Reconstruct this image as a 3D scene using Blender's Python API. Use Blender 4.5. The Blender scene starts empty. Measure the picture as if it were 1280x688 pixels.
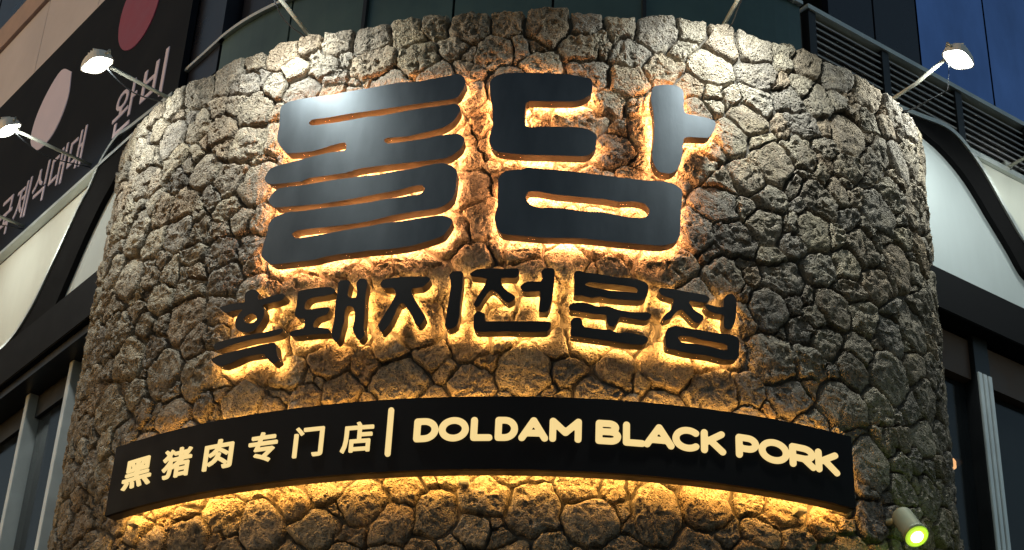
import bpy, bmesh, math
import numpy as np
from mathutils import Vector, Matrix

# ------------------------------------------------------------------ camera, sky, exposure
sc = bpy.context.scene
S = 2.0                                                # metres per fitted unit
CAM = np.array([0.0, -8.8664, 1.6])
YAW, PITCH, ROLL, F = 0.0025, 0.5428, 0.0477, 2207.6   # F in pixels of the 1280 px wide photograph
FW = np.array([math.sin(YAW)*math.cos(PITCH), math.cos(YAW)*math.cos(PITCH), math.sin(PITCH)])
_r = np.cross(FW, [0, 0, 1]); _r /= np.linalg.norm(_r); _u = np.cross(_r, FW)
RT = math.cos(ROLL)*_r + math.sin(ROLL)*_u
UP = -math.sin(ROLL)*_r + math.cos(ROLL)*_u
cam = bpy.data.cameras.new('camera'); cam.sensor_width = 36; cam.lens = F/1280*36
cam.clip_start = 0.05; cam.clip_end = 2000
camo = bpy.data.objects.new('camera', cam); sc.collection.objects.link(camo)
camo.matrix_world = Matrix([[RT[i], UP[i], -FW[i], CAM[i]] for i in range(3)] + [[0, 0, 0, 1]])
sc.camera = camo

world = bpy.data.worlds.new('World'); sc.world = world; world.use_nodes = True
wn = world.node_tree
sky = wn.nodes.new('ShaderNodeTexSky'); sky.sky_type = 'NISHITA'; sky.sun_disc = False
sky.sun_elevation = math.radians(4.8); sky.sun_rotation = math.radians(258)
wn.links.new(sky.outputs[0], wn.nodes['Background'].inputs[0])
wn.nodes['Background'].inputs[1].default_value = 0.15
sun = bpy.data.lights.new('sun', 'SUN'); sun.energy = 0.08; sun.angle = math.radians(40); sun.color = (1.0, .87, .86)   # dim low fill added to lift the left facade
fill_suno = bpy.data.objects.new('sun', sun); sc.collection.objects.link(fill_suno)
fill_suno.rotation_euler = Vector((.97, .22, -.05)).to_track_quat('-Z', 'Y').to_euler()
sc.view_settings.view_transform = 'Standard'; sc.view_settings.look = 'None'
sc.view_settings.gamma = 1; sc.view_settings.exposure = 0.0
sc.render.engine = 'CYCLES'; sc.cycles.use_denoising = True
sc.cycles.max_bounces = 6; sc.cycles.sample_clamp_indirect = 6

FLOOD_W, FLOOD_COL = 22.0, (0.95, 1.0, 0.91)
HALO, HALO_BIG, HALO_SMALL, HALO_BAND = (1.0, 0.44, 0.155), 64.0, 62.0, 40.0
rng = np.random.default_rng(7)

# ------------------------------------------------------------------ geometry of the place
def ray(x, y):
    d = FW + RT*(x-640)/F - UP*(y-344)/F
    return d/np.linalg.norm(d)

MAT = S*np.array([[1.1968, -0.0756], [-0.0756, 0.8032]])
_T = np.radians(np.linspace(-125, 115, 4801))
CQ = np.stack([np.sin(_T), -np.cos(_T)], -1) @ MAT.T
_d = np.gradient(CQ, axis=0); _tn = _d/np.linalg.norm(_d, axis=1)[:, None]
CN = np.stack([_tn[:, 1], -_tn[:, 0]], -1)
CW = np.r_[0, np.cumsum(np.linalg.norm(np.diff(CQ, axis=0), axis=1))]; CW -= np.interp(0, _T, CW)
WMIN, WMAX = CW[0], CW[-1]
def dpt(w, z, off):
    """points on the drum: arc length w, height z, distance off outside the stone face"""
    w = np.asarray(w, float); off = np.asarray(off, float)
    nx, ny = np.interp(w, CW, CN[:, 0]), np.interp(w, CW, CN[:, 1])
    x = np.interp(w, CW, CQ[:, 0]) + off*nx; y = np.interp(w, CW, CQ[:, 1]) + off*ny
    return np.stack(np.broadcast_arrays(x, y, np.asarray(z, float)), -1)
def dnorm(w): return np.array([np.interp(w, CW, CN[:, 0]), np.interp(w, CW, CN[:, 1]), 0.0])
def on_drum(x, y, off):
    P = CQ + off*CN; d = ray(x, y); v = P - CAM[:2]
    cr = v[:, 0]*d[1] - v[:, 1]*d[0]; vis = (CN*v).sum(1) < 0
    i = np.where(vis[:-1] & (cr[:-1]*cr[1:] <= 0))[0][0]
    k = cr[i]/(cr[i]-cr[i+1]); w = CW[i] + k*(CW[i+1]-CW[i]); v = v[i]*(1-k)+v[i+1]*k
    return w, CAM[2] + np.linalg.norm(v)/np.linalg.norm(d[:2])*d[2]
RIM = 7.63

class Facade:
    def __init__(s, ang, h):
        s.d = np.array([math.cos(ang), math.sin(ang), 0]); n = np.array([-s.d[1], s.d[0], 0])
        s.n = n if n @ CAM > 0 else -n; s.h = h
    def pt(s, a, z, o=0.0): return s.d*a + s.n*(s.h+o) + np.array([0, 0, z])
    def px(s, x, y, o=0.0):
        v = ray(x, y); Q = CAM + v*((s.h+o - s.n @ CAM)/(s.n @ v)); return (Q @ s.d, Q[2])
INSET = 0.36
LF, RF = Facade(2.2239, 2.001-INSET), Facade(0.5934, 2.037-INSET)

# ------------------------------------------------------------------ objects
COL = sc.collection
def link(name, me, mat=None, parent=None):
    o = bpy.data.objects.new(name, me); COL.objects.link(o)
    if mat is not None: me.materials.append(M[mat])
    if parent is not None: o.parent = parent
    return o
def thing(name, label, cat, group=None):
    o = bpy.data.objects.new(name, None); COL.objects.link(o); o.empty_display_size = .1
    return tag(o, label, cat, group)
def tag(o, label, cat, group=None):
    o['label'] = label; o['category'] = cat
    if group: o['group'] = group
    return o
def structure(o): o['kind'] = 'structure'; return o
def mesh_from(verts, faces, smooth=False):
    me = bpy.data.meshes.new('m'); me.from_pydata([tuple(map(float, v)) for v in verts], [], [tuple(f) for f in faces])
    if smooth: me.shade_smooth()
    me.update(); return me
def fix(me):
    bm = bmesh.new(); bm.from_mesh(me); bmesh.ops.recalc_face_normals(bm, faces=bm.faces); bm.to_mesh(me); bm.free(); return me
def bevelled(me, w, seg=2):
    bm = bmesh.new(); bm.from_mesh(me); bmesh.ops.recalc_face_normals(bm, faces=bm.faces)
    bmesh.ops.bevel(bm, geom=list(bm.edges), offset=w, segments=seg, affect='EDGES', clamp_overlap=True)
    bm.to_mesh(me); bm.free(); return me
BOXF = [(0, 1, 2, 3), (7, 6, 5, 4), (0, 4, 5, 1), (1, 5, 6, 2), (2, 6, 7, 3), (3, 7, 4, 0)]
def fbox(f, s0, s1, z0, z1, o0, o1, bev=0):
    v = [f.pt(s, z, o) for o in (o0, o1) for s, z in ((s0, z0), (s1, z0), (s1, z1), (s0, z1))]
    me = fix(mesh_from(v, BOXF)); return bevelled(me, bev) if bev else me
def basis_box(c, ax, ay, az, sx, sy, sz, bev=0):
    v = [c + ax*a*sx/2 + ay*b*sy/2 + az*k*sz/2 for k in (-1, 1) for a, b in ((-1, -1), (1, -1), (1, 1), (-1, 1))]
    me = fix(mesh_from(v, BOXF)); return bevelled(me, bev) if bev else me
def fprism(f, poly, o0, o1):
    n = len(poly); v = [f.pt(a, z, o0) for a, z in poly] + [f.pt(a, z, o1) for a, z in poly]
    return fix(mesh_from(v, [tuple(range(n)), tuple(range(2*n-1, n-1, -1))] + [(i, (i+1) % n, n+(i+1) % n, n+i) for i in range(n)]))
def fstrip(f, path, w, o0, o1):
    """a band of width w laid along an open path on the facade"""
    p = np.array(path); t = np.gradient(p, axis=0); t /= np.linalg.norm(t, axis=1)[:, None]; nn = np.stack([-t[:, 1], t[:, 0]], -1)
    return band_between(f, p, p+nn*w, o0, o1)
def band_between(f, A, B, o0, o1):
    n = len(A); v = []
    for a, b in zip(A, B):
        v += [f.pt(*a, o0), f.pt(*a, o1), f.pt(*b, o1), f.pt(*b, o0)]
    fs = [(4*i+k, 4*i+(k+1) % 4, 4*i+4+(k+1) % 4, 4*i+4+k) for i in range(n-1) for k in range(4)]
    fs += [(0, 1, 2, 3), (4*n-1, 4*n-2, 4*n-3, 4*n-4)]
    return fix(mesh_from(v, fs))
def smooth_path(pts, n=6):
    p = np.array(pts, float); p = np.vstack([2*p[0]-p[1], p, 2*p[-1]-p[-2]]); out = []
    for i in range(1, len(p)-2):
        for t in np.linspace(0, 1, n, endpoint=False):
            a, b, c, d = p[i-1:i+3]
            out.append(.5*((2*b)+(c-a)*t+(2*a-5*b+4*c-d)*t*t+(3*b-a-3*c+d)*t**3))
    out.append(p[-2]); return np.array(out)
def resample(p, n):
    p = np.asarray(p); L = np.r_[0, np.cumsum(np.linalg.norm(np.diff(p, axis=0), axis=1))]; u = np.linspace(0, L[-1], n)
    return np.stack([np.interp(u, L, p[:, 0]), np.interp(u, L, p[:, 1])], -1)
def tube(pts, radii, seg=12, caps=True):
    pts = [np.array(p, float) for p in pts]; v = []; fs = []
    if np.isscalar(radii): radii = [radii]*len(pts)
    for i, p in enumerate(pts):
        t = pts[min(i+1, len(pts)-1)] - pts[max(i-1, 0)]; t = t/np.linalg.norm(t)
        a = np.cross(t, [0, 0, 1]) if abs(t[2]) < .95 else np.cross(t, [1, 0, 0]); a /= np.linalg.norm(a); b = np.cross(t, a)
        v += [p + radii[i]*(a*math.cos(k*2*math.pi/seg)+b*math.sin(k*2*math.pi/seg)) for k in range(seg)]
    for i in range(len(pts)-1):
        fs += [(i*seg+k, i*seg+(k+1) % seg, (i+1)*seg+(k+1) % seg, (i+1)*seg+k) for k in range(seg)]
    if caps: fs += [tuple(range(seg)), tuple(range(len(v)-1, len(v)-seg-1, -1))]
    me = fix(mesh_from(v, fs)); 
    for p in me.polygons: p.use_smooth = len(p.vertices) == 4
    return me
def curved_box(w0, w1, z0, z1, o0, o1, step=.06):
    n = max(2, int((w1-w0)/step)); v = []
    for w in np.linspace(w0, w1, n):
        v += list(dpt([w]*4, [z0, z0, z1, z1], [o0, o1, o1, o0]))
    fs = [(4*i+k, 4*i+(k+1) % 4, 4*i+4+(k+1) % 4, 4*i+4+k) for i in range(n-1) for k in range(4)]
    fs += [(0, 1, 2, 3), (4*n-1, 4*n-2, 4*n-3, 4*n-4)]
    return fix(mesh_from(v, fs))

# ------------------------------------------------------------------ materials
M = {}
class NT:
    def __init__(s, name):
        m = bpy.data.materials.new(name); m.use_nodes = True; M[name] = m; s.nt = m.node_tree
        s.b = s.nt.nodes['Principled BSDF']; s.out = s.nt.nodes['Material Output']
    def n(s, t, **k):
        nd = s.nt.nodes.new('ShaderNode'+t)
        for a, v in k.items():
            if a.startswith('i_'): nd.inputs[a[2:].replace('_', ' ')].default_value = v
            else: setattr(nd, a, v)
        return nd
    def l(s, a, b): s.nt.links.new(a, b)
    def coord(s, scale=(1, 1, 1)):
        t = s.n('TexCoord'); m = s.n('Mapping'); m.inputs['Scale'].default_value = scale; s.l(t.outputs['Object'], m.inputs[0]); return m.outputs[0]
def ramp(k, src, stops):
    r = k.n('ValToRGB'); k.l(src, r.inputs[0]); e = r.color_ramp.elements
    while len(e) < len(stops): e.new(.5)
    for x, (p, c) in zip(e, stops): x.position = p; x.color = (*c, 1) if len(c) == 3 else c
    return r.outputs[0]
def plain(name, col, rough=.5, metal=0., spec=.5, vary=.12, vscale=6, bump=0., bscale=60, stretch=(1, 1, 1), rvary=.1):
    """a base colour with soft wear, and roughness that varies a little"""
    k = NT(name); co = k.coord(stretch)
    nz = k.n('TexNoise', i_Scale=vscale, i_Detail=6, i_Roughness=.6); k.l(co, nz.inputs['Vector'])
    lo = tuple(c*(1-vary) for c in col); hi = tuple(min(1, c*(1+vary)) for c in col)
    k.l(ramp(k, nz.outputs['Fac'], [(.3, lo), (.7, hi)]), k.b.inputs['Base Color'])
    k.b.inputs['Metallic'].default_value = metal; k.b.inputs['Specular IOR Level'].default_value = spec
    k.l(ramp(k, nz.outputs['Fac'], [(.3, (max(0, rough-rvary),)*3), (.75, (min(1, rough+rvary),)*3)]), k.b.inputs['Roughness'])
    if bump:
        n2 = k.n('TexNoise', i_Scale=bscale, i_Detail=4); k.l(co, n2.inputs['Vector'])
        b = k.n('Bump', i_Strength=bump, i_Distance=.01); k.l(n2.outputs['Fac'], b.inputs['Height']); k.l(b.outputs[0], k.b.inputs['Normal'])
    return k
def glow(name, col, strength):
    k = NT(name); k.b.inputs['Base Color'].default_value = (*[min(1, c*.8) for c in col], 1)
    k.b.inputs['Emission Color'].default_value = (*col, 1); k.b.inputs['Emission Strength'].default_value = strength; return k

k = NT('lava_stone')
co = k.coord()
at = k.n('Attribute', attribute_name='tint')
n1 = k.n('TexNoise', i_Scale=9, i_Detail=8, i_Roughness=.65); k.l(co, n1.inputs['Vector'])
n2 = k.n('TexNoise', i_Scale=70, i_Detail=5, i_Roughness=.7); k.l(co, n2.inputs['Vector'])
v1 = k.n('TexVoronoi', i_Scale=60); k.l(co, v1.inputs['Vector'])
v2 = k.n('TexVoronoi', i_Scale=130); k.l(co, v2.inputs['Vector'])
c1 = ramp(k, n1.outputs['Fac'], [(.3, (.62, .60, .58)), (.5, (1, 1, 1)), (.72, (1.25, 1.2, 1.08))])
mx = k.n('MixRGB', blend_type='MULTIPLY'); mx.inputs[0].default_value = 1; k.l(at.outputs['Color'], mx.inputs[1]); k.l(c1, mx.inputs[2])
c2 = ramp(k, n2.outputs['Fac'], [(.36, (.5, .48, .46)), (.52, (1, 1, 1)), (.75, (1.2, 1.18, 1.12))])
mx2 = k.n('MixRGB', blend_type='MULTIPLY'); mx2.inputs[0].default_value = .8; k.l(mx.outputs[0], mx2.inputs[1]); k.l(c2, mx2.inputs[2])
n3 = k.n('TexNoise', i_Scale=1.6, i_Detail=4, i_Roughness=.6); k.l(co, n3.inputs['Vector'])
c3 = ramp(k, n3.outputs['Fac'], [(.32, (.74, .70, .66)), (.5, (1, 1, 1)), (.7, (1.12, 1.1, 1.02))])
mx3 = k.n('MixRGB', blend_type='MULTIPLY'); mx3.inputs[0].default_value = 1; k.l(mx2.outputs[0], mx3.inputs[1]); k.l(c3, mx3.inputs[2])
k.l(mx3.outputs[0], k.b.inputs['Base Color'])
k.b.inputs['Roughness'].default_value = .92; k.b.inputs['Specular IOR Level'].default_value = .25
p1 = ramp(k, v1.outputs['Distance'], [(.12, (0, 0, 0)), (.42, (1, 1, 1))])
p2 = ramp(k, v2.outputs['Distance'], [(.15, (0, 0, 0)), (.45, (1, 1, 1))])
ad = k.n('Math', operation='ADD'); k.l(p1, ad.inputs[0]); k.l(n2.outputs['Fac'], ad.inputs[1])
ad2 = k.n('Math', operation='MULTIPLY_ADD'); k.l(p2, ad2.inputs[0]); ad2.inputs[1].default_value = .5; k.l(ad.outputs[0], ad2.inputs[2])
bp = k.n('Bump', i_Strength=1.0, i_Distance=.012); k.l(ad2.outputs[0], bp.inputs['Height']); k.l(bp.outputs[0], k.b.inputs['Normal'])

plain('mortar', (.085, .075, .065), .95, bump=.6, bscale=40)
plain('letter_face', (.066, .078, .092), .46, .9, vary=.28, vscale=3, stretch=(1, 1, .35), rvary=.06, bump=.04, bscale=90)
plain('letter_black', (.010, .010, .012), .5, .0, .2)
plain('edge_dark', (.04, .034, .03), .6)
plain('letter_side', (.068, .060, .056), .55, .2)
plain('band_black', (.005, .005, .007), .6, 0, .14)
plain('cream', (.62, .65, .60), .8, 0, .12, vary=.08, vscale=2.5, stretch=(1, 1, .2))
plain('pale_panel', (.50, .57, .60), .8, 0, .12, vary=.09, vscale=2.2, stretch=(1, 1, .25))
plain('arch_black', (.008, .008, .009), .9, 0, .05)
plain('edge_metal', (.55, .58, .56), .4, .6)
plain('header_black', (.014, .015, .018), .85, 0, .06)
plain('frame_aluminium', (.60, .66, .69), .4, .35, vary=.08)
plain('frame_dark', (.02, .022, .026), .4, .3)
plain('sign_black', (.010, .014, .024), .8, 0, .12, vary=.25, vscale=2)
plain('sign_lilac', (.52, .45, .52), .6, vary=.06)
plain('sign_red', (.20, .030, .065), .6, vary=.1)
plain('beige', (.62, .60, .70), .7, vary=.1, vscale=1.4)
plain('beige_trim', (.44, .33, .31), .7)
plain('green_panel', (.06, .11, .115), .35, .2, vary=.3, vscale=1.5)
plain('navy_panel', (.014, .016, .028), .3, .2, vary=.3, vscale=1.5)
plain('louvre_back', (.17, .165, .165), .7)
plain('louvre', (.40, .39, .385), .5, .3)
plain('brown_panel', (.10, .058, .042), .55, vary=.15)
plain('lamp_grey', (.80, .80, .78), .5, .1)
plain('arm_metal', (.50, .50, .44), .4, .5)
plain('asphalt', (.05, .05, .05), .9, bump=.4, bscale=30)
plain('paving', (.22, .21, .20), .85, bump=.3, bscale=20)
plain('room', (.16, .14, .13), .9)
plain('projector_grey', (.26, .28, .20), .45, .3)
glow('halo_big', HALO, HALO_BIG); glow('halo_small', (1.0, .50, .13), HALO_SMALL); glow('halo_band', (1.0, .49, .10), HALO_BAND)
glow('letter_lit', (1.0, .73, .30), .92); M['letter_lit'].node_tree.nodes['Principled BSDF'].inputs['Base Color'].default_value = (.05, .04, .03, 1)
glow('flood_glass', (1.0, 1.0, .88), 22); glow('flood_tube', (1, 1, .95), 30)
glow('projector_glow', (.50, .72, .05), .8); glow('projector_lens', (.86, 1.0, .55), 12); glow('bulb_warm', (1, .5, .2), 5)
for nm, col, e in (('sign_lilac', (.52, .45, .52), .16), ('sign_red', (.20, .03, .065), .14)):  # faint glow added to brighten the sign ovals and lettering
    b_ = M[nm].node_tree.nodes['Principled BSDF']; b_.inputs['Emission Color'].default_value = (*col, 1); b_.inputs['Emission Strength'].default_value = e
k = plain('dusk_glass', (.17, .28, .58), .12, 1.0, vary=.25, vscale=2.2, stretch=(1, 1, .4), bump=.05, bscale=3)  # dusk sky's reflection tinted and mottled into the pane colour
k = plain('window_glass', (.016, .02, .024), .06, 0, .6)
tr = k.n('BsdfTransparent'); ms = k.n('MixShader'); ms.inputs[0].default_value = .55
k.l(tr.outputs[0], ms.inputs[1]); k.l(k.b.outputs[0], ms.inputs[2]); k.l(ms.outputs[0], k.out.inputs[0])

# ------------------------------------------------------------------ noise
def _hash(ix, iy, iz, seed):
    h = (ix*374761393 + iy*668265263 + iz*2147483647 + seed*974634777) & 0xffffffff
    h = ((h ^ (h >> 13))*1274126177) & 0xffffffff
    return ((h ^ (h >> 16)) & 0xffff)/65535.0
def vnoise(x, y, z, seed=0):
    ix, iy, iz = [np.floor(a).astype(np.int64) for a in (x, y, z)]
    fx, fy, fz = x-ix, y-iy, z-iz; fx, fy, fz = [a*a*a*(a*(a*6-15)+10) for a in (fx, fy, fz)]
    r = 0
    for a in (0, 1):
        for b in (0, 1):
            for c in (0, 1):
                r = r + _hash(ix+a, iy+b, iz+c, seed)*(fx if a else 1-fx)*(fy if b else 1-fy)*(fz if c else 1-fz)
    return r*2-1
def fbm(x, y, z, f, oct=4, seed=0, gain=.5, ridge=False):
    s = 0; a = 1
    for o in range(oct):
        n = vnoise(x*f, y*f, z*f, seed+o); s = s + a*((1-2*np.abs(n)) if ridge else n); f *= 2.03; a *= gain
    return s

# ------------------------------------------------------------------ setting
gm = mesh_from([(-300, -300, 0), (300, -300, 0), (300, 300, 0), (-300, 300, 0)], [(0, 1, 2, 3)])
structure(link('ground', gm, 'asphalt'))
# pavement round the corner, one kerb step high
pth = [LF.pt(14, .12, 1.9)] + [LF.pt(s, .12, 1.9) for s in (6, 2, .9)] + [dpt(w, .12, 1.6) for w in np.linspace(-1.9, 1.2, 12)] + [RF.pt(s, .12, 1.9) for s in (.9, 2, 6, 14)]
inn = [LF.pt(14, .12, -1)] + [LF.pt(s, .12, -1) for s in (6, 2, .9)] + [dpt(w, .12, -1.) for w in np.linspace(-1.9, 1.2, 12)] + [RF.pt(s, .12, -1) for s in (.9, 2, 6, 14)]
n = len(pth); v = []
for a, b in zip(pth, inn): v += [a, b, a-np.array([0, 0, .116]), b-np.array([0, 0, .116])]
structure(link('pavement', fix(mesh_from(v, [(4*i, 4*i+1, 4*i+5, 4*i+4) for i in range(n-1)] + [(4*i, 4*i+4, 4*i+6, 4*i+2) for i in range(n-1)])), 'paving'))

# ------------------------------------------------------------------ stone drum
drum = thing('stone_drum', 'curved corner wall of rough grey brown lava stones behind the lit letters', 'stone wall')
ZB = 4.15
def shell(w0, w1, z0, z1, o0, o1, n):
    return curved_box(w0, w1, z0, z1, o0, o1, (w1-w0)/n)
link('core', shell(WMIN+.01, WMAX-.01, 0.0, RIM-.03, -.5, -.037, 90), 'mortar', drum)
W0, W1 = -3.75, 3.05
def scatter():
    P = []; R = []
    def fits(p, r):
        if not P: return True
        q = np.array(P); return np.all(np.hypot(q[:, 0]-p[0], q[:, 1]-p[1]) > (np.array(R)+r)*.84)
    # top course: larger blocks whose heads follow the rim
    w = W0
    while w < W1:
        r = rng.uniform(.07, .12); w += r*1.05; P.append((w, RIM - r*rng.uniform(.78, .98))); R.append(r); w += r*1.0
    for r0, r1, tries in ((.115, .14, 150), (.092, .115, 1200), (.066, .085, 3500), (.042, .055, 2200), (.022, .030, 1300)):
        for _ in range(tries):
            r = rng.uniform(r0, r1); p = (rng.uniform(W0, W1), rng.uniform(ZB, RIM-.05))
            if p[1] + r*.8 > RIM: continue
            if fits(p, r): P.append(p); R.append(r)
    return np.array(P), np.array(R)
SP, SR = scatter()
KA, NR = 56, 15
ang = np.linspace(0, 2*math.pi, KA, endpoint=False); DIR = np.stack([np.cos(ang), np.sin(ang)], -1)
rho = 1-(1-np.linspace(0, 1, NR+1)[1:])**2.0
sf = []
for i in range(KA): sf.append((0, 1+i, 1+(i+1) % KA))
for q in range(NR): # last ring is the skirt
    for i in range(KA):
        a, b = 1+q*KA+i, 1+q*KA+(i+1) % KA; sf.append((a, a+KA, b+KA, b))
def stone_radius(i):
    d = SP-SP[i]; L = np.hypot(d[:, 0], d[:, 1]); near = (L > 0) & (L < .7); d, L, r = d[near], L[near], SR[near]
    off = (L*L + SR[i]**2 - r**2)/(2*L) - rng.uniform(.0018, .0066)
    nn = d/L[:, None]
    nn = np.vstack([nn, [[0, 1], [0, -1]]]); off = np.r_[off, RIM - SP[i, 1] + rng.uniform(-.018, .014), SP[i, 1]-ZB+.05]
    off = np.maximum(off, .008)
    c = DIR @ nn.T
    inv = np.where(c > 1e-3, c/off[None, :], 0)
    return 1/((inv**44).sum(1)**(1/44)+1e-9)
palette = 1.12*np.array([(.33, .265, .20), (.25, .235, .22), (.32, .295, .25), (.30, .28, .245), (.33, .30, .25), (.28, .255, .22), (.32, .275, .22), (.36, .325, .26), (.27, .255, .235), (.30, .255, .205)])
palette = palette*.72 + palette.mean(1, keepdims=True)*.28*np.array([1.16, .98, .82])
stones = []
for i in range(len(SP)):
    rad = stone_radius(i); rad *= 1+.05*np.sin(ang*2+rng.uniform(0, 6)) * (rng.random() < .5) * 0
    u = np.concatenate([[[0, 0]]] + [DIR*(rad*q)[:, None] for q in rho] + [DIR*(rad*1.0)[:, None]])
    w, z = SP[i, 0]+u[:, 0], SP[i, 1]+u[:, 1]
    rr = np.r_[0, np.repeat(rho, KA), np.ones(KA)]
    sk = np.arange(len(rr)) >= 1+NR*KA
    area = .5*np.mean(rad**2)*2*math.pi
    sz_ = math.sqrt(area)
    # warp shared by all stones so the joints wander but stay even
    dw = .018*fbm(w, z, 0*w, 5, 2, 11)+.010*fbm(w, z, 0*w, 17, 3, 12)+.0035*fbm(w, z, 0*w, 48, 2, 13); dz = .018*fbm(w, z, 0*w, 5, 2, 21)+.010*fbm(w, z, 0*w, 17, 3, 22)+.0035*fbm(w, z, 0*w, 48, 2, 23)
    w2, z2 = w+dw, z+dz
    prof = (1-np.clip(rr, 0, 1)**rng.uniform(12, 30))**.6
    fac = np.zeros(len(w))
    for _ in range(rng.integers(3, 6)):                      # broken facets
        a = rng.uniform(0, 2*math.pi); g = rng.uniform(.03, .20); c = rng.uniform(.1, .5)*sz_
        fac = np.maximum(fac, g*(u[:, 0]*math.cos(a)+u[:, 1]*math.sin(a)-c))
    tilt = u @ rng.normal(0, .045, 2)
    sx = rng.uniform(0, 50); ra = rng.uniform(.45, 1.25)
    rough = .006*fbm(w, z, 0*w+sx, 8, 2, 31, .55) + .0070*fbm(w, z, 0*w+sx, 27, 3, 41, .62, True) - .016*np.clip(fbm(w, z, 0*w+sx, 36, 2, 51)-.15, 0, 1)
    H = rng.uniform(.060, .071) if sz_ > .08 else rng.uniform(.050, .062)
    off = -.06 + prof*(H + tilt + rough*1.05*ra - np.minimum(fac, .032)) - .004
    off = np.clip(off, -.066, .026)
    off[sk] = -.115
    P3 = dpt(w2, z2, off)
    tint = palette[rng.integers(len(palette))]*rng.uniform(.86, 1.10)
    stones.append((area, P3, tint, SP[i]))
SF = np.array([list(f)+[f[-1]]*(4-len(f)) for f in sf])
def stone_mesh(group):
    nv = len(group[0][1]); vs = np.concatenate([g[1] for g in group]); fs = []
    for q in range(len(group)): fs += [tuple(x+q*nv for x in f) for f in sf]
    me = bpy.data.meshes.new('stone'); me.from_pydata(vs.tolist(), [], fs)
    ca = me.color_attributes.new('tint', 'FLOAT_COLOR', 'POINT')
    cols = np.ones((len(vs), 4), np.float32); cols[:, :3] = np.repeat(np.array([g[2] for g in group]), nv, 0)
    ca.data.foreach_set('color', cols.ravel()); me.shade_smooth(); me.update(); return me
# the stones that show in the picture come first: in front of the silhouette and above the lower edge
def vis(st):
    w, z = st[3]; nrm = dnorm(w); p = dpt(w, z, 0.); d = p-CAM; q = 344-F*(d @ UP)/(d @ FW)
    return nrm @ d < 0 and q < 690
order = sorted(range(len(stones)), key=lambda i: -(stones[i][0] if vis(stones[i]) else stones[i][0]*1e-3))
for i in order[:300]: link('stone', stone_mesh([stones[i]]), 'lava_stone', drum)
o = link('chink_stones', stone_mesh([stones[i] for i in order[300:]]), 'lava_stone', drum); o['kind'] = 'stuff'
print('stones', len(stones), 'visible', sum(vis(s) for s in stones))

# ------------------------------------------------------------------ the upper storeys round the corner
corner = thing('corner_building', 'dark panelled upper storey curving round behind the stone wall', 'building')
wl = CW[np.argmax(CQ @ LF.n[:2])]; wr = CW[np.argmax(CQ @ RF.n[:2])]
def curve_panel(w0, w1, z0, z1, o, th=.05): return curved_box(w0, w1, z0, z1, -INSET+o-th, -INSET+o, .1)
lw = [wl+.01, -1.80, -1.205, -.62, 0.0, .565, wr-.01]
lw = sorted(set([x for x in lw if wl < x < wr]))
for a, b in zip(lw[:-1], lw[1:]): link('panel', curve_panel(a+.008, b-.008, 7.1, 8.30, 0), 'green_panel', corner)
uw = np.linspace(wl+.01, wr-.01, 6)
for a, b in zip(uw[:-1], uw[1:]): link('upper_panel', curve_panel(a+.008, b-.008, 8.34, 12.6, -.10), 'navy_panel', corner)
link('backing', curve_panel(wl+.01, wr-.01, 0, 12.6, -.2, .1), 'mortar', corner)
link('rail', curved_box(wl-.02, wr-.01, 8.302, 8.326, -INSET-.05, -INSET+.025, .05), 'frame_aluminium', corner)
for w in (-1.205, .565): link('seam_post', curved_box(w-.012, w+.012, 7.1, 8.29, -INSET, -INSET+.03), 'frame_dark', corner)
link('roof', fix(mesh_from([LF.pt(.86, 12.6, -.1), LF.pt(14, 12.6, -.1), RF.pt(14, 12.6, -.1), RF.pt(.86, 12.6, -.1)], [(0, 1, 2, 3)])), 'mortar', corner)

# ------------------------------------------------------------------ left facade
Lb = thing('shopfront_building', 'pale fascia and dark shop windows running left from the stone wall', 'building')
E0, E1 = .86, 14.0
link('fascia', fbox(LF, E0, E1, 6.985, 8.075, -.2, 0), 'cream', Lb)
ao = [LF.px(x, y, .05) for x, y in ((172, 168), (164, 161), (147, 173), (128, 202), (113, 236), (100, 260), (65, 335), (35, 395), (0, 441))]
ai = [LF.px(x, y, .05) for x, y in ((172, 190), (160, 193), (151, 209), (136, 236), (123, 260), (104, 300), (85, 344), (60, 400), (37, 436))]
ao = [(1.3, ao[0][1]+.06)] + ao[1:] + [(4.3, 7.13), (6.0, 7.09), (E1, 7.08)]
ai = [(1.3, ai[0][1]+.06)] + ai[1:] + [(3.25, 7.0), (4.4, 6.992), (6.2, 6.99), (E1, 6.989)]
Ao, Ai = smooth_path(ao), smooth_path(ai)
Ao_, Ai_ = resample(Ao, 90), resample(Ai, 90)
link('arch_band', band_between(LF, Ao, Ai, -.01, .05), 'arch_black', Lb)
link('arch_edge', fstrip(LF, Ao, -.028 if Ao[5][0] < Ao[9][0] and False else .028, -.01, .062), 'edge_metal', Lb)
pp = [(E0+.02, 6.99)] + [tuple(p) for p in Ai[::-1] if 1.3 <= p[0] <= 3.2] + [(E0+.02, Ai[0][1])]
link('arch_panel', fprism(LF, pp, -.01, .012), 'pale_panel', Lb)
link('header', fbox(LF, E0, E1, 6.66, 6.983, -.2, .17, .006), 'header_black', Lb)
link('header_lip', fbox(LF, E0, E1, 6.60, 6.658, -.2, .13), 'frame_dark', Lb)
wx = [1.55, 2.14, 2.74, 3.62, 4.5, 5.4, 6.3, 7.2, 8.1, 9.0, 11.0, 13.9]
for a, b in zip(wx[:-1], wx[1:]):
    wnd = link('window', fbox(LF, a+.052, b-.052, 3.0, 6.43, -.06, -.052), 'window_glass', Lb)
    if b < 8: link('sash', fbox(LF, a+.028, a+.050, 3.0, 6.45, -.07, .0), 'frame_aluminium', wnd)
for s in wx: link('mullion', fbox(LF, s-.026, s+.026, 2.9, 6.598, -.1, .03, .003), 'frame_aluminium', Lb)
link('transom', fbox(LF, E0, E1, 6.44, 6.598, -.12, -.03), 'frame_dark', Lb)
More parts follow.
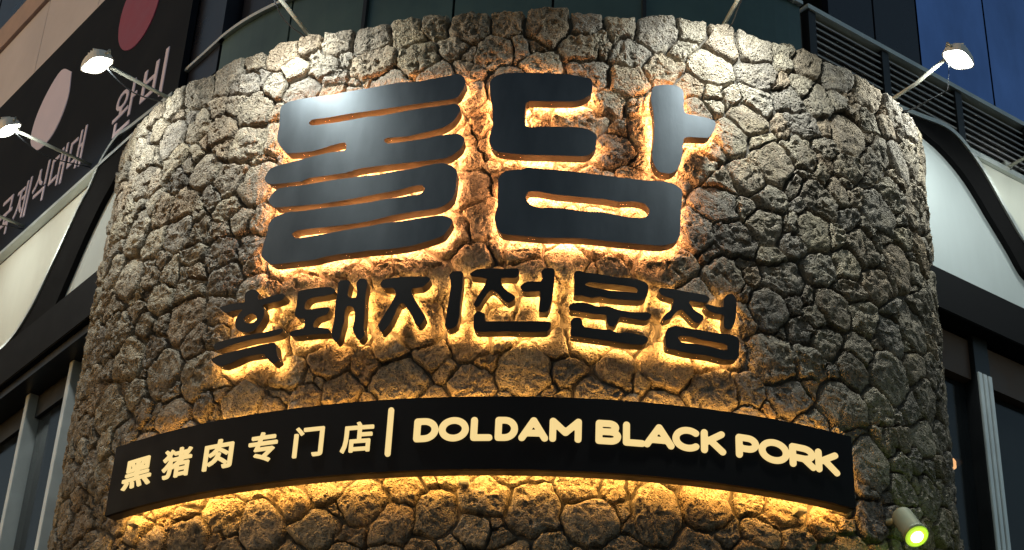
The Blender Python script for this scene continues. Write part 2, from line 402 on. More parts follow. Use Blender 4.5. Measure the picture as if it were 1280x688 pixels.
link('lower_wall', fbox(LF, E0, E1, 0, 2.9, -.2, .0), 'frame_dark', Lb)
link('room_wall', fbox(LF, E0, E1, 2.9, 6.7, -1.9, -1.8), 'room', Lb)
link('room_ceiling', fbox(LF, E0, E1, 6.62, 6.7, -1.8, -.2), 'room', Lb)
for i, s in enumerate(np.arange(E0, E1, 1.05)):
    link('beige_panel', fbox(LF, s+.004, min(s+1.046, E1), 9.83, 10.62, -.1, .02), 'beige', Lb)
link('back_wall', fbox(LF, E0, E1, 8.09, 12.6, -.3, -.16), 'navy_panel', Lb)
link('end_panel', fbox(LF, E0, 1.245, 8.09, 9.825, -.155, .0), 'navy_panel', Lb)
link('rail', fbox(LF, .8, 1.247, 8.302, 8.326, -.04, .025), 'frame_aluminium', Lb)
link('cornice', fbox(LF, E0, E1, 10.625, 10.90, -.1, .05), 'beige_trim', Lb)
for s in np.arange(E0, E1, 1.6): link('upper_window', fbox(LF, s+.02, min(s+1.58, E1), 10.92, 12.6, -.15, -.10), 'navy_panel', Lb)

# billiard hall sign
sg = thing('fascia_sign', 'long black billiard hall sign with lilac and dark red ovals and Hangul lettering', 'sign')
SO = .05
link('board', fbox(LF, 1.25, 10.5, 8.10, 9.815, .005, SO), 'sign_black', sg)
link('lower_trim', fbox(LF, 1.25, 10.5, 8.078, 8.105, .003, SO+.012), 'edge_metal', sg)
def oval(pts, mat):
    c = np.mean(pts, 0)
    link('oval', fprism(LF, [tuple(p) for p in resample(smooth_path(list(pts)+[pts[0]], 4), 40)[:-1]], SO-.002, SO+.006), mat, sg)
oval([LF.px(x, y, SO) for x, y in ((90, 90), (78, 88), (60, 116), (45, 150), (39, 178), (48, 188), (68, 166), (85, 125))], 'sign_lilac')
c = np.array([2.085, 9.32]); oval([tuple(c+np.array([.30*math.cos(a)+.05*math.sin(a), .36*math.sin(a)])) for a in np.linspace(0, 2*math.pi, 16, endpoint=False)], 'sign_red')
DG = bpy.context.evaluated_depsgraph_get
def glyph(ch, extrude, bold=0.):
    cu = bpy.data.curves.new('t', 'FONT'); cu.body = ch; cu.size = 1; cu.extrude = extrude; cu.offset = bold; cu.resolution_u = 3
    o = bpy.data.objects.new('t', cu); COL.objects.link(o); bpy.context.view_layer.update()
    me = bpy.data.meshes.new_from_object(o.evaluated_get(DG())); bpy.data.objects.remove(o); bpy.data.curves.remove(cu)
    co = np.zeros(len(me.vertices)*3); me.vertices.foreach_get('co', co); return me, co.reshape(-1, 3)
def flat_text(chars, s_left, s_right, z0, z1, dz=0):
    n = len(chars); step = (s_right-s_left)/n
    for i, ch in enumerate(chars):
        me, co = glyph(ch, .5, .002); mn, mx_ = co.min(0), co.max(0)
        u = (co[:, 0]-mn[0])/(mx_[0]-mn[0]); vv = (co[:, 1]-mn[1])/(mx_[1]-mn[1])
        s = s_left+step*(i+.06+.80*u)
        P = np.array([LF.pt(a, z0+(z1-z0)*b, SO-.002+.008*(c > 0)) for a, b, c in zip(s, vv, co[:, 2])])
        me.vertices.foreach_set('co', P.ravel()); fix(me)
        link('lettering', me, 'sign_lilac', sg)
flat_text('완비', 2.20, 1.42, 8.24, 8.62)
flat_text('국제식대대', 3.97, 2.56, 8.27, 8.61)

# ------------------------------------------------------------------ right facade
Rb = thing('louvred_building', 'pale fascia with black arch, louvres and blue glass right of the stone wall', 'building')
link('fascia', fbox(RF, E0, E1, 6.80, 7.845, -.2, 0), 'cream', Rb)
ao = [RF.px(x, y, .05) for x, y in ((1150, 148), (1180, 160), (1202, 179), (1229, 217), (1259, 270), (1280, 304))]
ai = [RF.px(x, y, .05) for x, y in ((1150, 162), (1180, 188), (1210, 224), (1240, 273), (1263, 311), (1280, 341))]
ao = [(2.2*ao[0][0]-1.2*ao[1][0], 2.2*ao[0][1]-1.2*ao[1][1])] + ao + [(2.80, 7.16), (2.97, 6.98), (3.15, 6.83)]
ai = [(2.2*ai[0][0]-1.2*ai[1][0], 2.2*ai[0][1]-1.2*ai[1][1])] + ai + [(2.62, 7.06), (2.75, 6.93), (2.85, 6.83)]
Ao, Ai = smooth_path(ao), smooth_path(ai)
link('arch_band', band_between(RF, Ao, Ai, -.01, .05), 'arch_black', Rb)
link('arch_edge', fstrip(RF, Ao, .030, -.01, .062), 'edge_metal', Rb)
pp = [(E0+.02, 6.81)] + [tuple(p) for p in Ai[::-1] if p[0] >= 1.3] + [(E0+.02, Ai[0][1])]
link('arch_panel', fprism(RF, pp, -.01, .012), 'pale_panel', Rb)
link('header', fbox(RF, E0, E1, 6.53, 6.798, -.2, .12, .006), 'header_black', Rb)
rx = [1.30, 2.055, 2.95, 3.9, 4.85, 5.8, 6.8, 7.8, 9.0, 11.0, 13.9]
for a, b in zip(rx[:-1], rx[1:]):
    link('transom_panel', fbox(RF, a+.066, b-.066, 6.25, 6.50, -.06, .0), 'brown_panel', Rb)
    link('window', fbox(RF, a+.066, b-.066, 3.0, 6.24, -.06, -.052), 'window_glass', Rb)
for s in rx:
    mu = link('mullion', fbox(RF, s-.062, s+.062, 2.9, 6.528, -.1, .03, .003), 'frame_dark', Rb)
    for q in (-.040, .0, .040): link('lit_rib', fbox(RF, s+q-.015, s+q+.015, 2.9, 6.29, .03, .045, .003), 'frame_aluminium', mu)  # bright strips stand for the lit lower part of the dark mullion
link('lower_wall', fbox(RF, E0, E1, 0, 2.9, -.2, .0), 'frame_dark', Rb)
link('room_wall', fbox(RF, E0, E1, 2.9, 6.6, -2.1, -2.0), 'room', Rb)
link('room_ceiling', fbox(RF, E0, E1, 6.5, 6.6, -2.0, -.2), 'room', Rb)
# louvres: bays between posts, each slat its own piece
link('louvre_back', fbox(RF, E0, E1, 7.85, 8.30, -.2, -.05), 'louvre_back', Rb)
link('fascia_cap', fbox(RF, E0, E1, 7.847, 7.885, -.04, .03), 'edge_metal', Rb)
bays = [.9, 1.5, 2.13, 2.76, 3.4, 4.04, 4.7]
for a, b in zip(bays[:-1], bays[1:]):
    for j in range(8):
        z = 7.905+j*.049
        v = [RF.pt(s, z+dz_, o_) for s in (a+.03, b-.03) for dz_, o_ in ((0, .0), (.012, .0), (.046, -.045), (.034, -.045))]
        link('slat', fix(mesh_from(v, [(0, 1, 2, 3), (7, 6, 5, 4), (0, 4, 5, 1), (1, 5, 6, 2), (2, 6, 7, 3), (3, 7, 4, 0)])), 'louvre', Rb)
for s in bays: link('louvre_post', fbox(RF, s-.028, s+.028, 7.888, 8.295, -.05, .012), 'frame_dark', Rb)
link('rail', fbox(RF, E0, E1, 8.300, 8.332, -.05, .025), 'edge_metal', Rb)
gx = [1.15, 1.55, 1.95, 2.62, 3.3, 4.0, 5.0, 6.5, 8.0, 11.0, 14.0]
for a, b in zip(gx[:-1], gx[1:]):
    link('glass_pane', fbox(RF, a+.008, b-.008, 8.34, 12.6, -.15, -.10), 'dusk_glass' if a > 1.9 else 'navy_panel', Rb)

# ------------------------------------------------------------------ lettering on the stone
def loop_px(pts, off, o=(0, 0), sc_=1.):
    p = np.array(pts, float)*sc_ + np.array(o, float)
    q = np.array([on_drum(x, y, off) for x, y in p])
    q = np.vstack([q, q[:1]]); n = len(q)-1; out = []                # rounded closed curve through the points
    for i in range(n):
        a, b, c, d = q[(i-1) % n], q[i], q[(i+1) % n], q[(i+2) % n]
        L = np.linalg.norm(c-b); m = 1 + int(L > .02) + int(L > .05)*2
        for t in np.linspace(0, 1, m, endpoint=False):
            hm = .72
            m0, m1 = hm*.5*(c-a), hm*.5*(d-b)
            lim = lambda v: v*min(1, 1.2*L/(np.linalg.norm(v)+1e-9))
            m0, m1 = lim(m0), lim(m1)
            out.append((2*t**3-3*t*t+1)*b+(t**3-2*t*t+t)*m0+(-2*t**3+3*t*t)*c+(t**3-t*t)*m1)
    return np.array(out)
def plate(loops):
    """flat filled outline in (w, z), cut into narrow columns so that it can follow the curve"""
    bm = bmesh.new()
    for lp in loops:
        vs = [bm.verts.new((a, b, 0)) for a, b in lp]
        for i in range(len(vs)): bm.edges.new((vs[i], vs[(i+1) % len(vs)])).seam = True
    bmesh.ops.triangle_fill(bm, use_beauty=True, use_dissolve=False, edges=bm.edges[:], normal=(0, 0, 1))
    bmesh.ops.delete(bm, geom=[f for f in bm.faces if f.calc_area() < 2e-8], context='FACES_ONLY')
    x0 = min(v.co.x for v in bm.verts); x1 = max(v.co.x for v in bm.verts)
    for x in np.arange(x0+.04, x1, .06):
        bmesh.ops.bisect_plane(bm, geom=bm.verts[:]+bm.edges[:]+bm.faces[:], plane_co=(x, 0, 0), plane_no=(1, 0, 0), dist=3e-4)
    for f in bm.faces:
        if f.normal.z < 0: f.normal_flip()
    bm.verts.index_update()
    V = np.array([v.co[:2] for v in bm.verts]); Fc = [[v.index for v in f.verts] for f in bm.faces]
    Ed = [(e.verts[0].index, e.verts[1].index) for e in bm.edges if e.seam or len(e.link_faces) == 1]
    bm.free(); return V, Fc, Ed
def stroke(parent, loops, back, front, halo, mat='letter_face'):
    V, Fc, Ed = plate(loops)
    face = link('stroke', mesh_from(dpt(V[:, 0], V[:, 1], front), Fc), mat, parent)
    n = len(V); vs = np.concatenate([dpt(V[:, 0], V[:, 1], front), dpt(V[:, 0], V[:, 1], back)])
    link('side_return', fix(mesh_from(vs, [(a, b, b+n, a+n) for a, b in Ed])), 'letter_side', face)
    link('light_panel', mesh_from(dpt(V[:, 0], V[:, 1], back+.030), [f[::-1] for f in Fc]), halo, face)
    return face
BB, BF = .036, .092
def big(label, pieces):
    t = thing('channel_letter', label, 'sign letter', 'large backlit letters of the shop name')
    for p in pieces: stroke(t, [loop_px(l, BF) for l in p], BB, BF, 'halo_big')
big('large black backlit Hangul syllable 돌 of five wide slit bars on the stone', [
 [[(352,133),(361,127.5),(382,123),(414.5,119),(433,115),(469,109),(501,103),(520,102.5),(544.5,98),(563,94.5),(573,92.5),(580,97),(582,104),(577,115),(570,123),(544.5,127),(516,131),(503,133),(469,138),(433,143),(411,147),(390,150),(386.5,153.5),(389,157),(414.5,154),(433,151),(460,146),(478,144.5),(512,138),(535,134.5),(554,132),(569,130),(574,133),(575,139),(567,151),(556,158.7),(544.5,162.5),(525.6,167),(507,171),(484,172.5),(480,175.5),(484,179.5),(503,177.6),(531,173.4),(548,169.7),(563,168),(573,167.6),(579.5,172),(580,177.6),(575,187),(563,195.6),(554,198.4),(525.6,202),(488,206),(450,211),(433,216),(411,219.5),(386,223),(376.7,227),(348,230),(339,230.4),(332,227),(331,222),(337,212),(348,207),(367,202),(388,196.5),(410.7,191),(431,188),(433,183),(431,178.5),(414.5,182),(395.6,188),(386,190),(360,192),(354,188),(347,177.6),(347,168),(349,157),(350,140)]],
 [[(346,237),(358,234),(377,232),(405,227),(433,223),(460,219.5),(472,218.5),(497,213.6),(516,211),(535,206.6),(552,204),(565,207.6),(571,214),(571,222.7),(569,238),(565,249),(556,256.7),(544.5,261),(516,265),(488,270),(460,277),(433,281),(403,284.6),(371,288.5),(365,293),(370,298),(403,293),(433,287.5),(458,283.5),(478,279.5),(503,276.5),(525.6,272.7),(550,269.5),(561.5,272),(565.6,276.5),(561.5,285),(554,294.5),(544.5,298.6),(516,307),(488,311.5),(460,313.5),(443,316),(424,318),(405,321.5),(392,325),(367,328),(341,330.5),(331,325),(326.6,319.6),(329.5,304.5),(334,291),(336,280),(343,272),(358,265.7),(377,264),(401,260.6),(433,257),(460,253.3),(478,249.8),(510.5,245),(525.6,242.5),(531,236.5),(527.5,231.7),(516,233),(497,238),(460,245),(433,250),(401,255.2),(367,258),(348,259.5),(342,259),(336,253),(337,247)]]])
big('large black backlit Hangul syllable 담 with side stroke and slotted box on the stone', [
 [[(612.6,102.7),(620,95),(633,91.7),(662,91),(686,91.7),(709,93),(726,96),(739,99),(740.6,106.5),(739,117),(730,123.5),(718,127),(690,127),(661,126.7),(657.5,129.5),(657,157.5),(680.6,158.4),(718,159),(735,162),(745,168),(746,174.5),(744,186),(737,193.4),(728,195.6),(684,194.4),(652,193.4),(624,190.5),(616,186),(611.6,178),(612.6,169),(616,155.6),(615,133),(612.6,118)]],
 [[(817.6,108),(831,106),(845,107),(853,112.4),(855,122.5),(855,139),(861,143),(886,148),(894,152),(894.3,160),(889,169),(884,172.4),(861,171.4),(855,173.4),(854,181.5),(852,200),(847,212),(838,217),(826,215.7),(819.7,210),(815,195.8),(817.6,167),(817,143),(813.6,124.6),(814.6,114.4)]],
 [[(623,224),(627.7,216.6),(636,213),(652,212),(659,209.6),(675,211),(709.6,214),(740,217.4),(768,221),(806,225.5),(830,227),(843,230.6),(852,237),(853,243),(851,269),(850,294),(843,303.4),(828,307),(806,306),(768,302.5),(730,298.5),(709.6,297.6),(683,297.6),(640,294),(627.7,292.4),(622.4,287),(618.6,276.7),(618.6,268),(622,257.5),(622,243.6)],
  [(657,247),(661,239.7),(675,240),(695.6,243.6),(735,247.3),(758,249.5),(773.5,252.4),(792,252),(805.6,255),(812,262),(810,269.4),(802,272.8),(783,271.3),(754.6,265.5),(734,264.8),(709.6,261.4),(695.6,260),(675,260),(662.5,255.8)]]])
SB, SF2 = .034, .087
def small(label, org, scl, pieces):
    t = thing('channel_letter', label, 'sign letter', 'small backlit letters under the shop name')
    for p in pieces: stroke(t, [loop_px(l, SF2, org, scl) for l in p], SB, SF2, 'halo_small', 'letter_black')
small('small black backlit Hangul syllable 흑 with a ring, two slanting bars below', (260, 350), .16, [
 [[(90,215),(150,195),(230,180),(285,175),(285,130),(300,95),(340,75),(380,85),(400,110),(388,130),(395,155),(450,140),(530,115),(580,108),(605,125),(590,150),(540,170),(450,190),(425,200),(440,240),(435,290),(400,350),(360,395),(310,412),(255,405),(220,380),(210,345),(220,300),(245,260),(270,235),(200,240),(145,260),(115,245)], [(275,305),(310,275),(345,262),(375,280),(380,310),(350,335),(310,340),(285,325)]],
 [[(45,515),(70,490),(180,460),(300,432),(420,412),(520,392),(580,378),(588,395),(560,425),(460,450),(330,470),(200,505),(120,535),(75,550),(50,540)]],
 [[(25,625),(60,600),(150,570),(300,535),(450,500),(520,492),(532,520),(540,590),(555,625),(510,655),(480,635),(450,600),(435,580),(380,585),(280,605),(180,650),(110,672),(60,660)]]])
small('small black backlit Hangul syllable 돼 ending in two joined upright strokes', (360, 340), .1598, [
 [[(85,150),(150,135),(330,118),(372,150),(355,170),(300,185),(180,205),(140,235),(130,285),(160,295),(310,275),(328,290),(300,335),(230,360),(200,400),(200,435),(240,435),(315,445),(328,462),(320,482),(200,490),(60,505),(20,500),(5,485),(40,460),(120,440),(130,400),(125,365),(75,362),(50,330),(65,270),(75,180)]],
 [[(392,90),(405,68),(470,65),(485,80),(465,180),(480,200),(530,200),(540,150),(535,90),(560,55),(600,55),(620,85),(605,200),(600,330),(590,440),(600,490),(570,530),(550,530),(520,490),(505,440),(520,380),(520,300),(500,270),(465,270),(445,300),(440,380),(420,460),(405,520),(375,550),(345,510),(342,470),(360,380),(370,260),(385,160)]]])
small('small black backlit Hangul syllable 지 of a forked shape and one long upright', (465, 330), .1598, [
 [[(65,165),(85,125),(180,110),(300,100),(430,100),(455,120),(430,155),(390,185),(310,195),(320,250),(380,350),(418,420),(375,478),(340,470),(300,380),(240,305),(215,315),(180,390),(140,470),(80,535),(55,510),(45,485),(100,390),(150,310),(185,235),(165,190),(90,190)]],
 [[(605,90),(630,60),(700,58),(712,75),(705,200),(690,300),(685,400),(665,480),(640,500),(600,510),(580,500),(570,480),(585,380),(605,250),(615,180),(612,120)]]])
small('small black backlit Hangul syllable 전 with a long foot bar turned up at its end', (580, 325), .1598, [
 [[(45,110),(100,75),(180,68),(300,70),(425,68),(430,95),(410,140),(290,145),(300,200),(340,245),(395,280),(395,310),(350,335),(310,315),(260,260),(220,235),(185,260),(150,310),(120,360),(90,372),(75,350),(110,280),(150,220),(178,150),(100,135),(60,130)]],
 [[(440,210),(470,180),(530,168),(600,170),(612,140),(605,95),(630,68),(690,65),(710,90),(700,200),(690,300),(670,380),(655,405),(590,410),(585,380),(595,250),(560,248),(480,250),(450,235)]],
 [[(80,430),(110,400),(165,425),(170,480),(300,480),(480,480),(640,482),(680,490),(680,520),(650,560),(500,565),(340,560),(150,562),(95,560),(75,530),(75,480)]]])
small('small black backlit Hangul syllable 문 with a slotted bar over a stemmed bar', (700, 330), .1671, [
 [[(105,80),(120,55),(150,52),(190,65),(300,78),(420,100),(540,110),(620,130),(660,160),(660,210),(640,260),(590,275),(450,268),(380,262),(300,248),(240,255),(170,240),(105,232),(110,160)], [(188,155),(210,138),(330,148),(450,160),(560,178),(582,200),(575,215),(480,208),(350,195),(220,170)]],
 [[(65,320),(90,295),(170,288),(230,300),(280,320),(350,315),(440,345),(560,362),(650,362),(682,380),(675,405),(640,425),(540,410),(450,400),(430,440),(400,470),(370,465),(350,430),(345,385),(250,375),(130,355),(75,345)]],
 [[(80,430),(110,402),(150,405),(168,430),(180,470),(300,490),(370,492),(430,515),(520,515),(620,535),(662,555),(655,580),(620,605),(500,598),(350,575),(200,555),(80,535),(85,480)]]])
small('small black backlit Hangul syllable 점 with a slotted box under forked strokes', (815, 350), .1598, [
 [[(50,90),(70,62),(150,70),(300,98),(420,120),(452,145),(440,170),(410,180),(300,165),(290,180),(330,235),(400,280),(402,310),(370,340),(330,330),(280,280),(235,235),(190,250),(150,300),(100,318),(80,300),(110,265),(150,230),(165,180),(165,150),(100,130),(65,110)]],
 [[(412,200),(430,190),(520,212),(560,210),(562,150),(590,115),(630,112),(660,150),(660,220),(655,300),(630,375),(595,390),(565,375),(560,320),(560,275),(500,265),(440,240)]],
 [[(108,410),(130,375),(180,360),(300,380),(400,395),(500,415),(600,425),(660,445),(685,480),(680,560),(675,610),(640,625),(560,625),(440,595),(300,575),(180,550),(115,530),(105,480)], [(205,455),(220,440),(300,445),(420,475),(560,500),(590,520),(590,545),(560,550),(450,520),(330,500),(260,495),(220,480)]]])

# ------------------------------------------------------------------ curved sign band
band = thing('sign_band', 'long curved black sign band with lit cream Chinese and English lettering', 'sign')
OF = .135
w0, w1, z0, z1 = -2.105, 1.455, 4.90, 5.262
link('panel', curved_box(w0, w1, z0, z1, .118, OF, .05), 'band_black', band)
for za, zb in ((z0, z0+.005), (z1-.005, z1)): link('edge_return', curved_box(w0, w1, za, zb, .066, .1175, .05), 'edge_dark', band)
for wa in (w0, w1-.005): link('edge_return', curved_box(wa, wa+.005, z0+.006, z1-.006, .050, .1175, .05), 'letter_side', band)
for za, zb in ((z1-.115, z1-.035), (z0+.035, z0+.115)):
    link('light_strip', curved_box(w0+.02, w1-.02, za, zb, .106, .1165, .05), 'halo_band', band)
for w in (w0+.09, -.3, w1-.22):
    for zz in (z0-.03, z1-.1):
        link('bracket', curved_box(w-.022, w+.022, zz, zz+.022, -.03, .049, .03), 'arm_metal', band)
wd = on_drum(487, 542, OF)[0]
def seg_shape(lines, r, poly=None):
    """outline of round-capped strokes, traced from their distance field"""
    A = np.vstack([np.array(l) for l in lines]); lo, hi = A.min(0)-r*1.6, A.max(0)+r*1.6
    h = r/5.0; nx, ny = int((hi[0]-lo[0])/h)+2, int((hi[1]-lo[1])/h)+2
    X, Y = np.meshgrid(lo[0]+h*np.arange(nx), lo[1]+h*np.arange(ny), indexing='ij'); D = np.full(X.shape, 9.)
    for l in lines:
        l = np.array(l, float)
        for a, b in zip(l[:-1], l[1:]):
            ab = b-a; t = np.clip(((X-a[0])*ab[0]+(Y-a[1])*ab[1])/(ab @ ab+1e-12), 0, 1)
            D = np.minimum(D, np.hypot(X-a[0]-t*ab[0], Y-a[1]-t*ab[1]))
    if poly is not None:                                 # solid outlines grown by r
        ins = np.zeros(X.shape, bool)
        for l in lines:
            l = np.array(l)
            for a, b in zip(l[:-1], l[1:]):
                if a[1] != b[1]: ins ^= ((a[1] > Y) != (b[1] > Y)) & (X < a[0]+(Y-a[1])*(b[0]-a[0])/(b[1]-a[1]))
        D[ins] *= -1
    D -= r; nxt = {}; pos = {}
    def ep(i, j, k):
        key = (i, j, k)
        if key not in pos:
            i2, j2 = (i+1, j) if k == 0 else (i, j+1); a, b = D[i, j], D[i2, j2]; t = a/(a-b)
            pos[key] = (lo[0]+h*(i+(t if k == 0 else 0)), lo[1]+h*(j+(t if k == 1 else 0)))
        return key
    ins = D < 0
    for i in range(nx-1):
        for j in range(ny-1):
            c = ins[i, j]+2*ins[i+1, j]+4*ins[i+1, j+1]+8*ins[i, j+1]
            if c in (0, 15): continue
            e = ((i, j, 0), (i+1, j, 1), (i, j+1, 0), (i, j, 1))
            for a, b in {1: [(3, 0)], 2: [(0, 1)], 3: [(3, 1)], 4: [(1, 2)], 5: [(3, 0), (1, 2)], 6: [(0, 2)], 7: [(3, 2)], 8: [(2, 3)], 9: [(2, 0)], 10: [(0, 1), (2, 3)], 11: [(2, 1)], 12: [(1, 3)], 13: [(1, 0)], 14: [(0, 3)]}[c]:
                nxt[ep(*e[a])] = ep(*e[b])
    loops = []
    while nxt:
        st = next(iter(nxt)); cur = st; lp = []
        while cur in nxt: lp.append(pos[cur]); cur = nxt.pop(cur)
        lp = np.array(lp); lp = (np.roll(lp, 1, 0)+2*lp+np.roll(lp, -1, 0))/4
        if len(lp) > 5: loops.append(lp[::2] if len(lp) > 16 else lp)
    return loops
cz = [(80, 205, 242, 385), (245, 372, 200, 345), (418, 548, 170, 305), (605, 735, 138, 265), (795, 930, 110, 250), (995, 1140, 88, 228)]
for ch, (xa, xb, ya, yb) in zip('黑猪肉专门店', cz):
    g = lambda x, y: on_drum(130+x*.2969, 500+y*.2969, OF)
    ym = (ya+yb)/2
    wa, wb = g(xa+6, ym)[0], g(xb-6, ym)[0]
    me, co = glyph(ch, 0.); bm = bmesh.new(); bm.from_mesh(me)
    bmesh.ops.remove_doubles(bm, verts=bm.verts, dist=1e-5)
    segs = [[tuple(v.co[:2]) for v in e.verts] for e in bm.edges if len(e.link_faces) == 1]; bm.free()
    lps = seg_shape(segs, .020, True)
    al = np.vstack(lps); mn, mx_ = al.min(0), al.max(0)
    lps = [np.stack([wa+(wb-wa)*(l[:, 0]-mn[0])/(mx_[0]-mn[0]), 5.003+.152*(l[:, 1]-mn[1])/(mx_[1]-mn[1])], -1) for l in lps]
    V, Fc, Ed = plate(lps); n = len(V)
    vs = np.concatenate([dpt(V[:, 0], V[:, 1], OF+.008), dpt(V[:, 0], V[:, 1], OF-.003)])
    link('lettering', mesh_from(vs, Fc+[(a, b, b+n, a+n) for a, b in Ed]), 'letter_lit', band)
def arc(cx, cy, rx_, ry_, a0, a1, n=18): return [(cx+rx_*math.cos(math.radians(a)), cy+ry_*math.sin(math.radians(a))) for a in np.linspace(a0, a1, n)]
bowl = lambda x, w, y0, y1: [(x, y0)] + [(x+w-(y1-y0)/2, y0)] + arc(x+w-(y1-y0)/2, (y0+y1)/2, (y1-y0)/2, (y1-y0)/2, -90, 90) + [(x, y1)]
GL = {'D': [[(0, 0), (0, 1)], [(0, 0), (.3, 0)] + arc(.3, .5, .48, .5, -90, 90) + [(0, 1)]],
 'O': [arc(.52, .5, .52, .51, 0, 360, 40)], 'L': [[(0, 1), (0, 0), (.58, 0)]],
 'A': [[(0, 0), (.43, 1), (.86, 0)], [(.15, .28), (.71, .28)]], 'M': [[(0, 0), (0, 1), (.46, .36), (.92, 1), (.92, 0)]],
 'B': [[(0, 0), (0, 1)], bowl(0, .62, .53, 1), bowl(0, .70, 0, .53)], 'C': [arc(.52, .5, .52, .51, 48, 312, 34)],
 'K': [[(0, 0), (0, 1)], [(.68, 1), (.02, .42)], [(.24, .58), (.72, 0)]],
 'P': [[(0, 0), (0, 1)], bowl(0, .68, .38, 1)], 'R': [[(0, 0), (0, 1)], bowl(0, .68, .40, 1), [(.38, .40), (.70, 0)]]}
ex = [('D', 80, 145), ('O', 146, 226), ('L', 231, 290), ('D', 296, 357), ('A', 359, 438), ('M', 441, 527), ('B', 564, 632), ('L', 637, 697), ('A', 692, 774), ('C', 769, 840), ('K', 845, 911), ('P', 938, 999), ('O', 999, 1080), ('R', 1081, 1150), ('K', 1150, 1212)]
cap0, cap1, rs = 5.038, 5.154, .0148
for ch, xa, xb in ex:
    xm = (xa+xb)/2; yy = 524+ (0 if xm < 540 else (xm-540)*.055) + 16
    ww = [on_drum(480+x*.46875, yy, OF)[0] for x in (xa, xb)]
    g = [np.array(l) for l in GL[ch]]; mx_ = max(l[:, 0].max() for l in g)
    fx = (ww[1]-ww[0]-2*rs)/mx_; hh = cap1-cap0-2*rs
    ls = [np.stack([ww[0]+rs+l[:, 0]*fx, cap0+rs+l[:, 1]*hh], -1) for l in g]
    V, Fc, Ed = plate(seg_shape(ls, rs)); n = len(V)
    vs = np.concatenate([dpt(V[:, 0], V[:, 1], OF+.008), dpt(V[:, 0], V[:, 1], OF-.003)])
    link('lettering', mesh_from(vs, Fc+[(a, b, b+n, a+n) for a, b in Ed]), 'letter_lit', band)
V, Fc, Ed = plate(seg_shape([[(wd, 4.985), (wd, 5.205)]], .0125)); n = len(V)
vs = np.concatenate([dpt(V[:, 0], V[:, 1], OF+.008), dpt(V[:, 0], V[:, 1], OF-.003)])
link('divider_bar', mesh_from(vs, Fc+[(a, b, b+n, a+n) for a, b in Ed]), 'letter_lit', band)

# ------------------------------------------------------------------ floodlights on arms
def floodlight(label, base, nrm, length, rise=.02, drop=1.0, power=1.0, inward=.12):
    t = thing('floodlight', label, 'floodlight', 'floodlights on arms above the wall')
    Z = np.array([0, 0, 1.]); base = np.array(base); end = base + nrm*length + Z*rise
    link('arm', tube([base - nrm*.10, base + nrm*length*.5 + Z*rise*.5, end], .0115, 10), 'arm_metal', t)
    sag = [base + nrm*length*q - Z*(.018+.05*math.sin(q*math.pi)) + np.cross(Z, nrm)*.012*math.sin(q*7) for q in np.linspace(-.1, 1.0, 9)]
    link('cable', tube(sag + [end + nrm*.03 - Z*.005], .004, 6), 'frame_dark', t)
    link('wall_plate', basis_box(base-nrm*.02, np.cross(Z, nrm), nrm, Z, .07, .03, .07, .004), 'arm_metal', t)
    tgt = base - nrm*inward - Z*drop
    hc = end + nrm*.085 - Z*.01
    ay = (tgt-hc)/np.linalg.norm(tgt-hc); ax = np.cross(Z, nrm); ax /= np.linalg.norm(ax); az = np.cross(ax, ay)
    # tapered housing, open towards the wall; ay points along the beam
    NS = 20
    def ring(y, sx, sz_):
        out = []
        for a in np.linspace(0, 2*math.pi, NS, endpoint=False):
            ca, sa = math.cos(a), math.sin(a); e = .62
            out.append(hc + ay*y + ax*math.copysign(abs(ca)**e, ca)*sx/2 + az*math.copysign(abs(sa)**e, sa)*sz_/2)
        return out
    def lathe(rings, mat, name, par, capped=True):
        v = sum(rings, []); fs = [tuple(range(NS-1, -1, -1))] if capped else []
        for q in range(len(rings)-1): fs += [(NS*q+i, NS*q+(i+1) % NS, NS*q+NS+(i+1) % NS, NS*q+NS+i) for i in range(NS)]
        me = fix(mesh_from(v, fs)); return link(name, me, mat, par)
    hs = lathe([ring(-.045, .11, .07), ring(-.040, .15, .10), ring(-.015, .185, .13), ring(.022, .208, .150), ring(.022, .194, .136), ring(-.018, .14, .09)], 'lamp_grey', 'housing', t)
    lathe([ring(-.010, .08, .036), ring(-.006, .12, .07), ring(.019, .191, .133)], 'flood_glass', 'reflector', hs, False)
    link('lamp_plate', basis_box(hc-ay*.014, ax, ay, az, .11, .004, .055), 'lamp_grey', hs)
    link('lamp_tube', tube([hc-ay*.004+ax*(-.045), hc-ay*.004+ax*.045], .009, 10), 'flood_tube', t)
    link('yoke', tube([hc+ax*.102, hc+ax*.098-ay*.04-nrm*.03, end, hc-ax*.098-ay*.04-nrm*.03, hc-ax*.102], .008, 8), 'arm_metal', t)
    for q in (0, 1, 2): link('fin', basis_box(hc-ay*.048+ax*(q-1)*.028, ax, ay, az, .006, .035, .065), 'lamp_grey', t)
    L = bpy.data.lights.new('floodlight_beam', 'AREA'); L.shape = 'RECTANGLE'; L.size = .17; L.size_y = .12
    L.energy = FLOOD_W*power; L.color = FLOOD_COL; L.spread = math.radians(165)
    lo = bpy.data.objects.new('beam', L); COL.objects.link(lo); lo.parent = t
    p = hc+ay*.026; R = np.stack([ax, -az, -ay], -1)
    if np.linalg.det(R) < 0: R[:, 0] *= -1
    lo.matrix_world = Matrix([[*R[i], p[i]] for i in range(3)] + [[0, 0, 0, 1]])
def on_rim(w, **kw): return dpt(w, 7.68, -.10), dnorm(w)
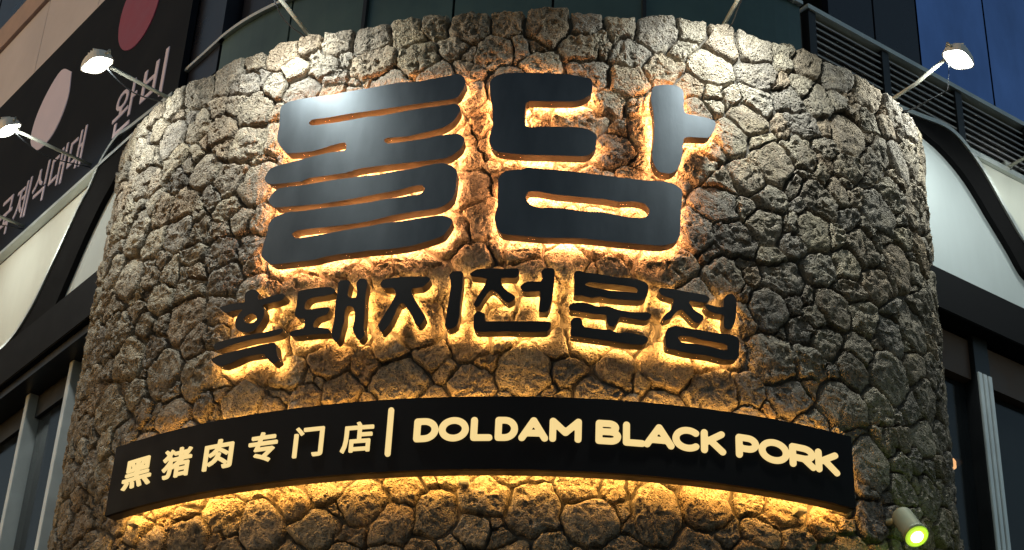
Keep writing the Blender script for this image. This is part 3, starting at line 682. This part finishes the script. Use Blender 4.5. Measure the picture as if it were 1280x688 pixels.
for w, ln, lab in ((-2.485, .44, 'lit floodlight over the stone rim at its end beside the billiard sign'),
                   (-1.38, .46, 'floodlight arm on the stone rim above the large slit-barred letter'),
                   (.955, .46, 'floodlight arm on the stone rim above the large letter with slotted box'),
                   (2.24, .36, 'lit floodlight over the stone rim at its end beside the louvres')):
    b, nn = on_rim(w); floodlight(lab, b, nn, ln, drop=2.2, power=1.12 if abs(w) < 2 else .72, rise=.19 if w > 2 else .02)
for f, s, z, ln, lab in ((LF, 2.41, 8.175, .52, 'lit floodlight under the billiard sign beside the black arch'),
                         (LF, 3.41, 8.16, .52, 'floodlight arm under the billiard sign at the first Hangul letter'),
                         (LF, 5.3, 8.16, .52, 'floodlight under the far end of the billiard sign'),
                         (RF, 2.52, 7.895, .48, 'floodlight arm below the louvres beside the black arch'),
                         (RF, 4.2, 7.895, .48, 'floodlight further along below the louvres')):
    floodlight(lab, f.pt(s, z, SO if f is LF else .03), f.n, ln, inward=0., power=.13)

# ------------------------------------------------------------------ green projector lamp low on the drum
t = thing('projector_lamp', 'small grey spot projector glowing yellow green on the stone wall', 'spotlight')
w, z = on_drum(1118, 650, .03); b = dpt(w, z, .0); nrm = dnorm(w)
hd = np.array([CAM[0]+1.2, CAM[1], 1.2]); 
tip_d = ray(1146, 671); lam = np.linalg.norm(dpt(w, z, .22)-CAM); tip = CAM + tip_d*(lam-.05)
ax = tip-(b+nrm*.08); ln = np.linalg.norm(ax); ax /= ln; c0 = b+nrm*.08
link('body', tube([c0-ax*.03, c0-ax*.012, c0, tip-ax*.035, tip-ax*.03, tip], [.03, .046, .050, .052, .058, .058], 24), 'projector_grey', t)
link('glow_ring', tube([tip-ax*.001, tip+ax*.004], [.056, .050], 24), 'projector_glow', t)  # glowing ring added to stand for the bloom around the lens
link('lens', tube([tip+ax*.003, tip+ax*.010, tip+ax*.016], [.030, .026, .010], 20), 'projector_lens', t)
link('mount', tube([b-nrm*.06, c0+ax*.02], .02, 10), 'projector_grey', t)
L = bpy.data.lights.new('projector_beam', 'POINT'); L.energy = .7; L.color = (.55, 1.0, .05); L.shadow_soft_size = .03
lo = bpy.data.objects.new('beam', L); COL.objects.link(lo); lo.location = Vector(tip+ax*.11+np.array([.10, 0, .0])); lo.parent = t

# small warm pendant behind the right window
s, z = RF.px(1189, 581, -.8)
t = thing('pendant_lamp', 'tiny warm lamp glowing behind the dark window beside the stone wall', 'lamp')
link('cord', tube([RF.pt(s, 6.5, -.8), RF.pt(s, z+.1, -.8)], .006, 8), 'frame_dark', t)
link('shade', tube([RF.pt(s, z+.10, -.8), RF.pt(s, z+.06, -.8), RF.pt(s, z+.01, -.8)], [.012, .04, .07], 16, False), 'frame_dark', t)
link('bulb', tube([RF.pt(s, z+.05, -.8), RF.pt(s, z+.02, -.8), RF.pt(s, z-.02, -.8), RF.pt(s, z-.035, -.8)], [.012, .03, .03, .012], 14), 'bulb_warm', t)
